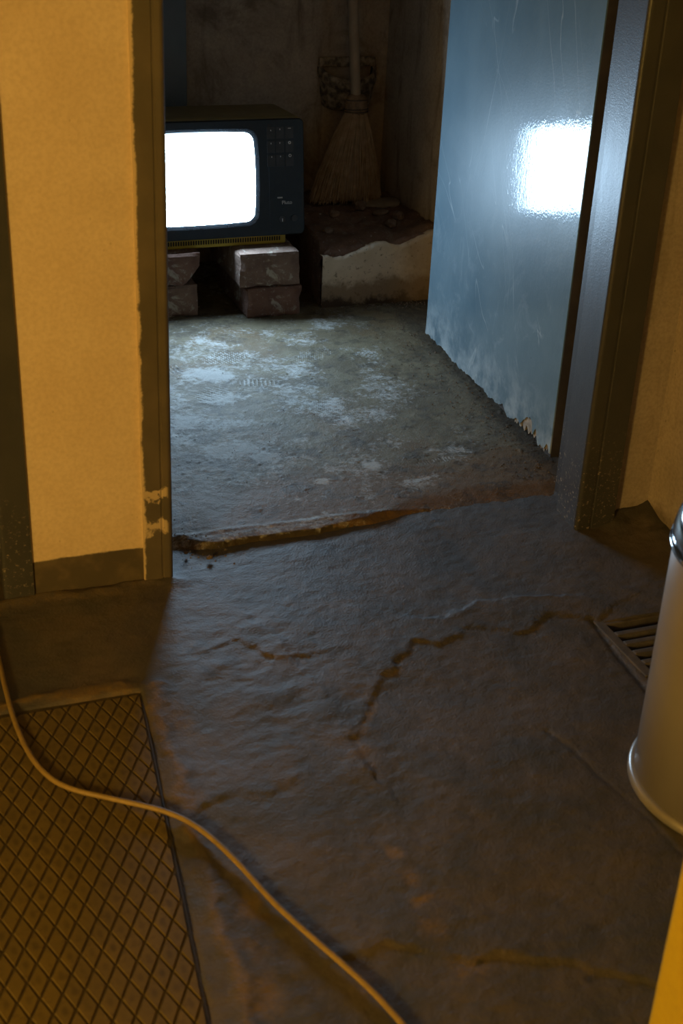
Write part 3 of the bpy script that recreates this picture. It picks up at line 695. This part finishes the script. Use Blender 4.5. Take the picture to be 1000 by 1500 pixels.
assert len(outer) == n and len(mid) == n, (len(outer), n, len(mid))
of = rrect(TCX, TCV, THW - 0.002, THH - 0.002, 0.009, 8)
loops('front_bezel', [R3(mid, 0.004), R3(mid, 0.0), R3(of, 0.0), R3(outer, 0.002), R3(outer, 0.020)], MT['bezel'], smooth=False)
loops('screen_surround', [R3(mid, 0.0003), R3(rrect(SCX, SCV, SHW + 0.004, SHH + 0.004, 0.019, 8, 0.033), 0.0015), R3(inner, 0.005)], MT['surround'])
# convex tube face
v = []; f = []; rings = 10
for a in range(rings):
    s = 1 - a / rings
    for x, v_ in inner:
        xx = SCX + (x - SCX) * s; vv = SCV + (v_ - SCV) * s
        v.append(tvp(xx, vv, 0.005 - 0.014 * (1 - s * s)))
v.append(tvp(SCX, SCV, -0.009))
for a in range(rings - 1):
    for i in range(n): f.append((a * n + i, a * n + (i + 1) % n, (a + 1) * n + (i + 1) % n, (a + 1) * n + i))
for i in range(n): f.append(((rings - 1) * n + i, (rings - 1) * n + (i + 1) % n, rings * n))
keep(mesh_obj('screen', v, f, MT['screen'], smooth=True), tv)
# yellow cabinet behind the bezel: thin lip, then tapering back
def lring(y, inset, zb, zt):
    hw = THW - inset; hh = (zt - zb) / 2
    return [(x, y, z) for x, z in rrect(TCX, (zt + zb) / 2, hw, hh, 0.010, 8)]
def ring(grow, w):
    return [tvp(TCX + (x - TCX) * (1 + grow / THW), TCV + (y - TCV) * (1 + grow / THH), w) for x, y in outer]
ZT = TVZ + TVH * ct
loops('cabinet', [ring(-0.004, 0.014), ring(0.0012, 0.014), lring(2.640, -0.0012, 0.166, ZT - 0.001), lring(2.765, 0.004, 0.172, ZT - 0.004), lring(2.775, 0.012, 0.180, ZT - 0.012), lring(2.78, 0.06, 0.20, ZT - 0.04), lring(2.83, 0.07, 0.215, ZT - 0.06)], MT['tv_case'], cap=True)
base = box('base', (0.545, 0.8585, 2.590, 2.74, 0.1415, 0.172), MT['tv_yellow'], bevel=0.003); keep(base, tv)
bm = bmesh.new()
x = 0.552
while x < 0.846:
    add_box(bm, x, x + 0.0026, 2.5885, 2.592, 0.1490, 0.1575); x += 0.0052
o = keep(bm_obj('vent_grille', bm, MT['tv_slot']), base); o.location = (0, 0, 0)
# control panel with keys, marks and knobs
def tbox(name, x0, x1, v0, v1, w0, w1, mat, parent, bevel=0.0):
    bm = bmesh.new(); add_box(bm, x0, x1, v0, v1, w0, w1, bevel=bevel)
    for p in bm.verts: p.co = Vector(tvp(p.co.x, p.co.y, p.co.z))
    o = bm_obj(name, bm, mat); return keep(o, parent)
panel = tbox('control_panel', 0.8185, 0.882, 0.012, 0.219, -0.0004, 0.002, MT['bezel'], tv, 0.0002)
def sub(o): o.parent = panel; o.location = (0, 0, 0); return o
def zv(z): return (z - TVZ) / ct
for r_, zc in enumerate((0.366, 0.339, 0.312)):
    for c_, xc in enumerate((0.8235, 0.8425, 0.8625)):
        sub(tbox('key', xc - 0.0082, xc + 0.0082, zv(zc) - 0.011, zv(zc) + 0.0115, -0.0009, -0.0002, MT['tv_key'], panel, 0.0003))
def disc(name, x, z, r, w, mat, ri=0.0):
    prof_o = [(x + r * math.cos(2 * math.pi * i / 16), zv(z) + r * math.sin(2 * math.pi * i / 16)) for i in range(16)]
    bm = bmesh.new()
    vo = [bm.verts.new(tvp(a, b_, w)) for a, b_ in prof_o]
    if ri:
        vi = [bm.verts.new(tvp(x + (a - x) * ri, zv(z) + (b_ - zv(z)) * ri, w)) for a, b_ in prof_o]
        for i in range(16): bm.faces.new((vo[i], vo[(i + 1) % 16], vi[(i + 1) % 16], vi[i]))
    else: bm.faces.new(vo)
    r2 = bmesh.ops.extrude_face_region(bm, geom=bm.faces[:]); vs = [g for g in r2['geom'] if isinstance(g, bmesh.types.BMVert)]
    bmesh.ops.translate(bm, verts=vs, vec=Vector(tvp(0, 0, 0.0012)) - Vector(tvp(0, 0, 0)))
    return sub(keep(bm_obj(name, bm, mat), panel))
disc('key_mark', 0.8625, 0.3465, 0.0030, -0.0016, MT['tv_print'], 0.45); disc('key_mark', 0.8630, 0.3215, 0.0030, -0.0016, MT['tv_print'], 0.6)
sub(tbox('key_mark', 0.8595, 0.8655, zv(0.3735), zv(0.3748), -0.0014, -0.0007, MT['tv_print'], panel))
for xc, zc in ((0.8235, 0.371), (0.8425, 0.3725), (0.8235, 0.346), (0.842, 0.3465), (0.8245, 0.320), (0.843, 0.3205)):
    sub(tbox('key_mark', xc - 0.0007, xc + 0.0007, zv(zc) - 0.0014, zv(zc) + 0.0014, -0.0014, -0.0007, MT['tv_print'], panel))
disc('knob', 0.8445, 0.1965, 0.0065, -0.003, MT['tv_key']); disc('knob', 0.8705, 0.198, 0.0065, -0.003, MT['tv_key'])
sub(tbox('knob_pointer', 0.8438, 0.8450, zv(0.1925), zv(0.1985), -0.0036, -0.0029, MT['tv_print'], panel))
fc = bpy.data.curves.new('lettering', 'FONT'); fc.body = 'Pluto'; fc.size = 0.0105; fc.extrude = 0.0002; fc.align_x = 'LEFT'
fc.materials.append(MT['tv_print'])
fo = bpy.data.objects.new('lettering', fc); COL.objects.link(fo)
lm = bpy.data.meshes.new_from_object(fo.evaluated_get(bpy.context.evaluated_depsgraph_get())); bpy.data.objects.remove(fo)
if not lm.materials: lm.materials.append(MT['tv_print'])
fo = bpy.data.objects.new('lettering', lm); COL.objects.link(fo); fo.parent = panel
fo.matrix_basis = Matrix.Translation(Vector(tvp(0.8440, zv(0.2265), -0.0009))) @ Matrix.Rotation(math.radians(90) - TILT, 4, 'X')
for i in range(6):
    sub(tbox('maker_mark', 0.8355 + i * 0.0018, 0.8366 + i * 0.0018, zv(0.2385), zv(0.2412), -0.0009, -0.0003, MT['tv_print'], panel))

# ------------------------------------------------------------------ post, basin and broom at the back wall
tag(box('post', (0.60, 0.7225, 2.868, 2.919, 0.0, 2.29), MT['post'], bevel=0.004), 'dark blue-grey upright post against the back wall behind the television', 'post')

bs = empty('wall_basin', (1.10, 2.919, 0.345)); tag(bs, 'small mottled stone basin mounted on the back wall behind the broom handle', 'basin')
def dip(o):
    for p in o.data.vertices:
        d = max(0.0, 2.919 - p.co.y) / 0.062
        p.co.z -= 0.026 * d * min(1.0, max(0.0, (p.co.z - 0.352) / 0.05))
    return o
o = lathe('bowl', [(0.001, 0.345), (0.044, 0.345), (0.055, 0.352), (0.060, 0.375), (0.063, 0.405), (0.0635, 0.412), (0.068, 0.416), (0.069, 0.436), (0.066, 0.440), (0.060, 0.438)], (1.10, 2.919, 0.0), MT['basin'], None, 40, math.pi, 2 * math.pi, 1.0, 0.9); keep(dip(o), bs)
o = lathe('bowl_inside', [(0.060, 0.438), (0.056, 0.41), (0.050, 0.372), (0.001, 0.365)], (1.10, 2.919, 0.0), MT['basin_in'], None, 40, math.pi, 2 * math.pi, 1.0, 0.9); keep(dip(o), bs)
bm = bmesh.new(); add_box(bm, 1.033, 1.167, 2.911, 2.919, 0.435, 0.456, 0.003); keep(bm_obj('back_rim', bm, MT['basin']), bs)

br = empty('broom', (1.07, 2.80, 0.16)); tag(br, 'old straw broom leaning upright in the back corner, bristles resting on the plinth', 'broom')
TOP = Vector((1.0865, 2.812, 0.357))
rb = random.Random(11); v = []; f = []
def bristle_pts(a, rr, jit):
    ca, sa = math.cos(a), math.sin(a)
    tx = TOP.x + 0.024 * rr * ca; ty = TOP.y + 0.012 * rr * sa
    bx = 1.066 + 0.080 * rr * ca + (0.006 if ca > 0 else -0.004); by = 2.800 + 0.026 * rr * sa
    bz = 0.166 + 0.012 * (1 - rr) * 0 + jit
    return tx, ty, bx, by, bz
for i in range(950):
    a = rb.uniform(0, 2 * math.pi); rr = math.sqrt(rb.uniform(0.45, 1)); tx, ty, bx, by, bz = bristle_pts(a, rr, rb.uniform(-0.004, 0.014))
    wob = [rb.gauss(0, 0.0022) for _ in range(4)]
    pts = []
    for k_ in range(5):
        t = k_ / 4; e = t ** 0.8
        pts.append(Vector((tx + (bx - tx) * e + wob[k_ - 1] * (t if k_ else 0), ty + (by - ty) * e + wob[(k_ + 1) % 4] * t, TOP.z + (bz - TOP.z) * t)))
    b0 = len(v); w = rb.uniform(0.0006, 0.0011)
    for p in pts: v += [p + Vector((w, 0, 0)), p + Vector((-w * .5, w * .86, 0)), p + Vector((-w * .5, -w * .86, 0))]
    for k_ in range(4):
        for q in range(3): f.append((b0 + k_ * 3 + q, b0 + k_ * 3 + (q + 1) % 3, b0 + k_ * 3 + 3 + (q + 1) % 3, b0 + k_ * 3 + 3 + q))
o = keep(mesh_obj('bristles', v, f, MT['straw']), br); o['kind'] = 'stuff'
v = []; f = []; N = 40
for k_ in range(9):
    t = k_ / 8; e = t ** 0.8
    for i in range(N):
        a = 2 * math.pi * i / N; tx, ty, bx, by, bz = bristle_pts(a, 0.9 + 0.05 * math.sin(i * 3.7), 0.004); v.append((tx + (bx - tx) * e, ty + (by - ty) * e, TOP.z + (bz - TOP.z) * t))
for k_ in range(8):
    for i in range(N): f.append((k_ * N + i, k_ * N + (i + 1) % N, (k_ + 1) * N + (i + 1) % N, (k_ + 1) * N + i))
f.append(tuple(range(8 * N, 9 * N)))
keep(mesh_obj('bristle_core', v, f, MT['straw_core'], smooth=True), br)
prof = [(0.001, 0.352), (0.0245, 0.352), (0.0265, 0.360), (0.0255, 0.375), (0.022, 0.387), (0.0165, 0.393), (0.0125, 0.395)]
o = lathe('binding', prof, (TOP.x + 0.001, TOP.y + 0.002, 0), MT['binding'], None, 32, sy=0.6); keep(o, br)
for zz, rw in ((0.358, 0.0272), (0.3635, 0.0270), (0.383, 0.0238)):
    pts = [(TOP.x + 0.001 + rw * math.cos(2 * math.pi * i / 24), TOP.y + 0.002 + 0.62 * rw * math.sin(2 * math.pi * i / 24), zz) for i in range(25)]
    keep(tube('binding_wire', pts, 0.0011, MT['wire'], n=6, sub=2), br)
keep(tube('handle', [(1.087, 2.814, 0.37), (1.078, 2.832, 0.56), (1.064, 2.868, 0.95), (1.056, 2.905, 1.32)], [0.0115, 0.0112, 0.011, 0.0105], MT['handle'], n=16), br)

# ------------------------------------------------------------------ chequer plate in the corridor floor
E1 = Vector((0.0081324, -0.0212496)); E2 = Vector((0.0117031, 0.0204262)); O0 = Vector((0.0522038, 0.9018201))
pt = empty('floor_plate', (0.08, 1.0, 0.0)); tag(pt, 'brown chequered floor plate with raised diamonds, let into the floor at the left', 'floor plate')
# corners of the plate
Pt0 = Vector((-0.42, 1.312)); Pb0 = Vector((-0.50, 0.50)); Pb1 = PE1 + (PE1 - PE0) * (0.10 / 0.71)
poly = [Pt0, Vector((PE0.x, 1.312)), Pb1, Pb0]
keep(prism('plate_bed', [(p.x, p.y) for p in poly], -0.010, 0.0006, MT['plate_base']), pt)
dE = (PE1 - PE0).normalized(); nE = Vector((-dE.y, dE.x))          # points towards the corridor floor (+x)
gap_poly = [PE0 + nE * 0.0, PE0 + nE * 0.0018, Pb1 + nE * 0.0018, Pb1]
keep(prism('plate_gap_strip', [(p.x, p.y) for p in gap_poly], -0.010, 0.0012, MT['plate_gap_strip']), pt)  # added dark strip, stands for the shaded gap along the plate edge
def clip(poly, p0, nrm):
    out = []
    for i in range(len(poly)):
        a = poly[i]; b_ = poly[(i + 1) % len(poly)]; da = (a - p0).dot(nrm); db = (b_ - p0).dot(nrm)
        if da <= 0: out.append(a)
        if da * db < 0: out.append(a + (b_ - a) * (da / (da - db)))
    return out
def area(p): return abs(sum(p[i].x * p[(i + 1) % len(p)].y - p[(i + 1) % len(p)].x * p[i].y for i in range(len(p)))) / 2
def pad_geo(poly, z0, z1, ins):
    c = sum(poly, Vector((0, 0))) / len(poly); k = len(poly)
    t = []
    for p in poly:
        d = c - p; t.append(p + d * min(0.5, ins / max(d.length, 1e-6)))
    v = [(p.x, p.y, z0) for p in poly] + [(p.x, p.y, z1) for p in t]
    f = [tuple(range(k, 2 * k))] + [(i, (i + 1) % k, k + (i + 1) % k, k + i) for i in range(k)]
    return v, f
GAP = 0.042
def rhomb(c): 
    a = E1 * (0.5 - GAP); b_ = E2 * (0.5 - GAP)
    return [c - a - b_, c + a - b_, c + a + b_, c - a + b_]
PADZ0, PADZ1 = 0.0006, 0.0022
full = None; view_pads = []; rest_v = []; rest_f = []
n_edge = nE * -0.001
for a in range(-45, 45):
    for b_ in range(-45, 45):
        c = O0 + E1 * (a + 0.5) + E2 * (b_ + 0.5)
        if c.y < 0.52 or c.y > 1.33 or c.x < -0.38 or c.x > 0.30: continue
        p0 = rhomb(c)
        p = clip(p0, PE0 - nE * 0.0015, nE); 
        if len(p) >= 3: p = clip(p, Vector((0, 1.305)), Vector((0, 1)))
        if len(p) < 3 or area(p) < 1.2e-5: continue
        whole = abs(area(p) - area(p0)) < 1e-9
        leftlim = 0.045 + (c.y - 0.8636) * 0.13
        if c.x > leftlim - 0.004 and c.y > 0.80 - (c.x - 0.04) * 0.33 + 0.045:
            view_pads.append((c, p, whole))
        else:
            v_, f_ = pad_geo(p, PADZ0, PADZ1, 0.0014); b0 = len(rest_v); rest_v += v_; rest_f += [tuple(i + b0 for i in q) for q in f_]
pm = None
view_pads.sort(key=lambda t: t[0].y)
for i, (c, p, whole) in enumerate(view_pads):
    if i >= 300:
        v_, f_ = pad_geo(p, PADZ0, PADZ1, 0.0014); b0 = len(rest_v); rest_v += v_; rest_f += [tuple(j + b0 for j in q) for q in f_]; continue
    if whole and pm is not None:
        o = bpy.data.objects.new('raised_diamond', pm); COL.objects.link(o)
    else:
        v_, f_ = pad_geo([q - c for q in p], PADZ0, PADZ1, 0.0014)
        o = mesh_obj('raised_diamond', v_, f_, MT['plate_pad'])
        if whole: pm = o.data
    o.parent = pt; o.location = Vector((c.x, c.y, 0)) - Vector(pt.location)
print('pads', len(view_pads))
o = keep(mesh_obj('raised_diamonds', rest_v, rest_f, MT['plate_pad']), pt); o['kind'] = 'stuff'

# ------------------------------------------------------------------ drain grate
dg = empty('drain_grate', (0.95, 1.233, 0.0)); tag(dg, 'small cast iron drain grate in the floor beside the cream bin', 'drain')
bm = bmesh.new(); gx0, gx1, gy0, gy1 = 0.876, 1.024, 1.166, 1.300; t = 0.014
add_box(bm, gx0, gx0 + t, gy0, gy1, -0.013, 0.0002, 0.0015); add_box(bm, gx1 - t, gx1, gy0, gy1, -0.013, 0.0002, 0.0015)
add_box(bm, gx0, gx1, gy0, gy0 + t - 0.002, -0.013, 0.0001, 0.0015); add_box(bm, gx0, gx1, gy1 - t, gy1, -0.013, 0.0001, 0.0015)
keep(bm_obj('grate_frame', bm, MT['iron']), dg)
for yc in (1.262, 1.2395, 1.217, 1.1945):
    bar = box('bar', (gx0 + t - 0.002, gx1 - t + 0.002, yc - 0.0062, yc + 0.0062, -0.012, 0.001), MT['iron'], bevel=0.003); keep(bar, dg)

# ------------------------------------------------------------------ cable
cab = [(0.10, 1.60, 0.005), (0.1083, 1.5317, 0.009), (0.1134, 1.4556, 0.006), (0.114, 1.4085, 0.006), (0.1135, 1.3565, 0.0065), (0.1149, 1.2863, 0.0068), (0.1226, 1.219, 0.0068), (0.1377, 1.1739, 0.0068), (0.1587, 1.1473, 0.0068), (0.1907, 1.1236, 0.0068), (0.241, 1.086, 0.0068), (0.2685, 1.051, 0.0066), (0.2905, 0.9985, 0.006), (0.3115, 0.927, 0.0055), (0.3300, 0.878, 0.0055), (0.3480, 0.834, 0.0055), (0.3630, 0.794, 0.0055), (0.3750, 0.751, 0.0055), (0.386, 0.701, 0.005), (0.40, 0.60, 0.004), (0.41, 0.45, 0.004)]
tag(tube('cable', cab, 0.0030, MT['cable'], n=10, sub=8), 'pale electric cable snaking across the floor plate towards the viewer', 'cable')

# ------------------------------------------------------------------ pedal bin
BC = (0.863, 0.95, 0.0)
bn = empty('waste_bin', BC); tag(bn, 'cream cylindrical waste bin with a chrome lid at the right', 'bin')
def part(o): return keep(o, bn)
part(lathe('body', [(0.001, 0.010), (0.1165, 0.010), (0.1165, 0.296), (0.112, 0.299), (0.001, 0.299)], BC, MT['bin'], n=96))
part(lathe('foot_ring', [(0.112, 0.0), (0.1205, 0.0), (0.1228, 0.003), (0.1228, 0.009), (0.1205, 0.012), (0.1165, 0.013), (0.112, 0.012), (0.112, 0.0)], BC, MT['bin_ring'], n=96))
part(lathe('lid_rim', [(0.1150, 0.293), (0.1195, 0.293), (0.1210, 0.296), (0.1205, 0.2995), (0.116, 0.3005)], BC, MT['chrome'], n=96))
part(lathe('lid', [(0.1165, 0.300), (0.1190, 0.3025), (0.1190, 0.310), (0.116, 0.324), (0.108, 0.338), (0.092, 0.350), (0.065, 0.358), (0.03, 0.362), (0.0005, 0.363)], BC, MT['chrome'], n=96))

# ------------------------------------------------------------------ grit on the floors
rg = random.Random(5); v = []; f = []
def crumb(x, y, z, s):
    b0 = len(v); q = [Vector((rg.uniform(.6, 1) * s * dx_, rg.uniform(.6, 1) * s * dy_, rg.uniform(.5, .9) * s * dz_)) for dx_, dy_, dz_ in ((1, 0, 0), (-1, 0, 0), (0, 1, 0), (0, -1, 0), (0, 0, 1), (0, 0, -.6))]
    a = rg.uniform(0, 6.28); ca, sa = math.cos(a), math.sin(a)
    for p in q: v.append((x + p.x * ca - p.y * sa, y + p.x * sa + p.y * ca, z + p.z))
    for t in ((0, 2, 4), (2, 1, 4), (1, 3, 4), (3, 0, 4), (2, 0, 5), (1, 2, 5), (3, 1, 5), (0, 3, 5)): f.append(tuple(b0 + i for i in t))
for i in range(520):
    y = rg.uniform(1.66, 2.56); x = 1.037 + (y - 1.7346) * 0.06 - abs(rg.gauss(0, 0.05)) - 0.004
    crumb(x, y, ZI + 0.001, rg.choice((0.0008, 0.0011, 0.0016, 0.0024)))
for i in range(260): crumb(rg.uniform(0.9, 1.18), 2.545 - abs(rg.gauss(0, 0.02)), ZI + 0.004, rg.choice((0.001, 0.0015, 0.0025)))
for i in range(420): crumb(rg.uniform(0.40, 1.03), rg.uniform(1.66, 2.54), ZI + 0.0005, rg.choice((0.0007, 0.001, 0.0014)))
for i in range(70): crumb(0.385 + abs(rg.gauss(0, 0.04)), rg.gauss(1.62, 0.04), 0.012, rg.choice((0.001, 0.0015, 0.0025)))
o = mesh_obj('grit', v, f, MT['grit']); tag(o, 'dark grit and crumbs scattered on the dusty floor by the door', 'grit', kind='stuff')
for lab, x, y, s in (('brown crumb on the corridor floor just below the threshold by the left frame', 0.428, 1.597, 0.0042), ('tiny dark crumb beside the left frame at the threshold', 0.400, 1.620, 0.003)):
    tag(rock('crumb', (x, y, 0.0), (s * 1.4, s, s * 0.8), s * 1000, MT['stone'], 1, 0.3), lab, 'crumb')
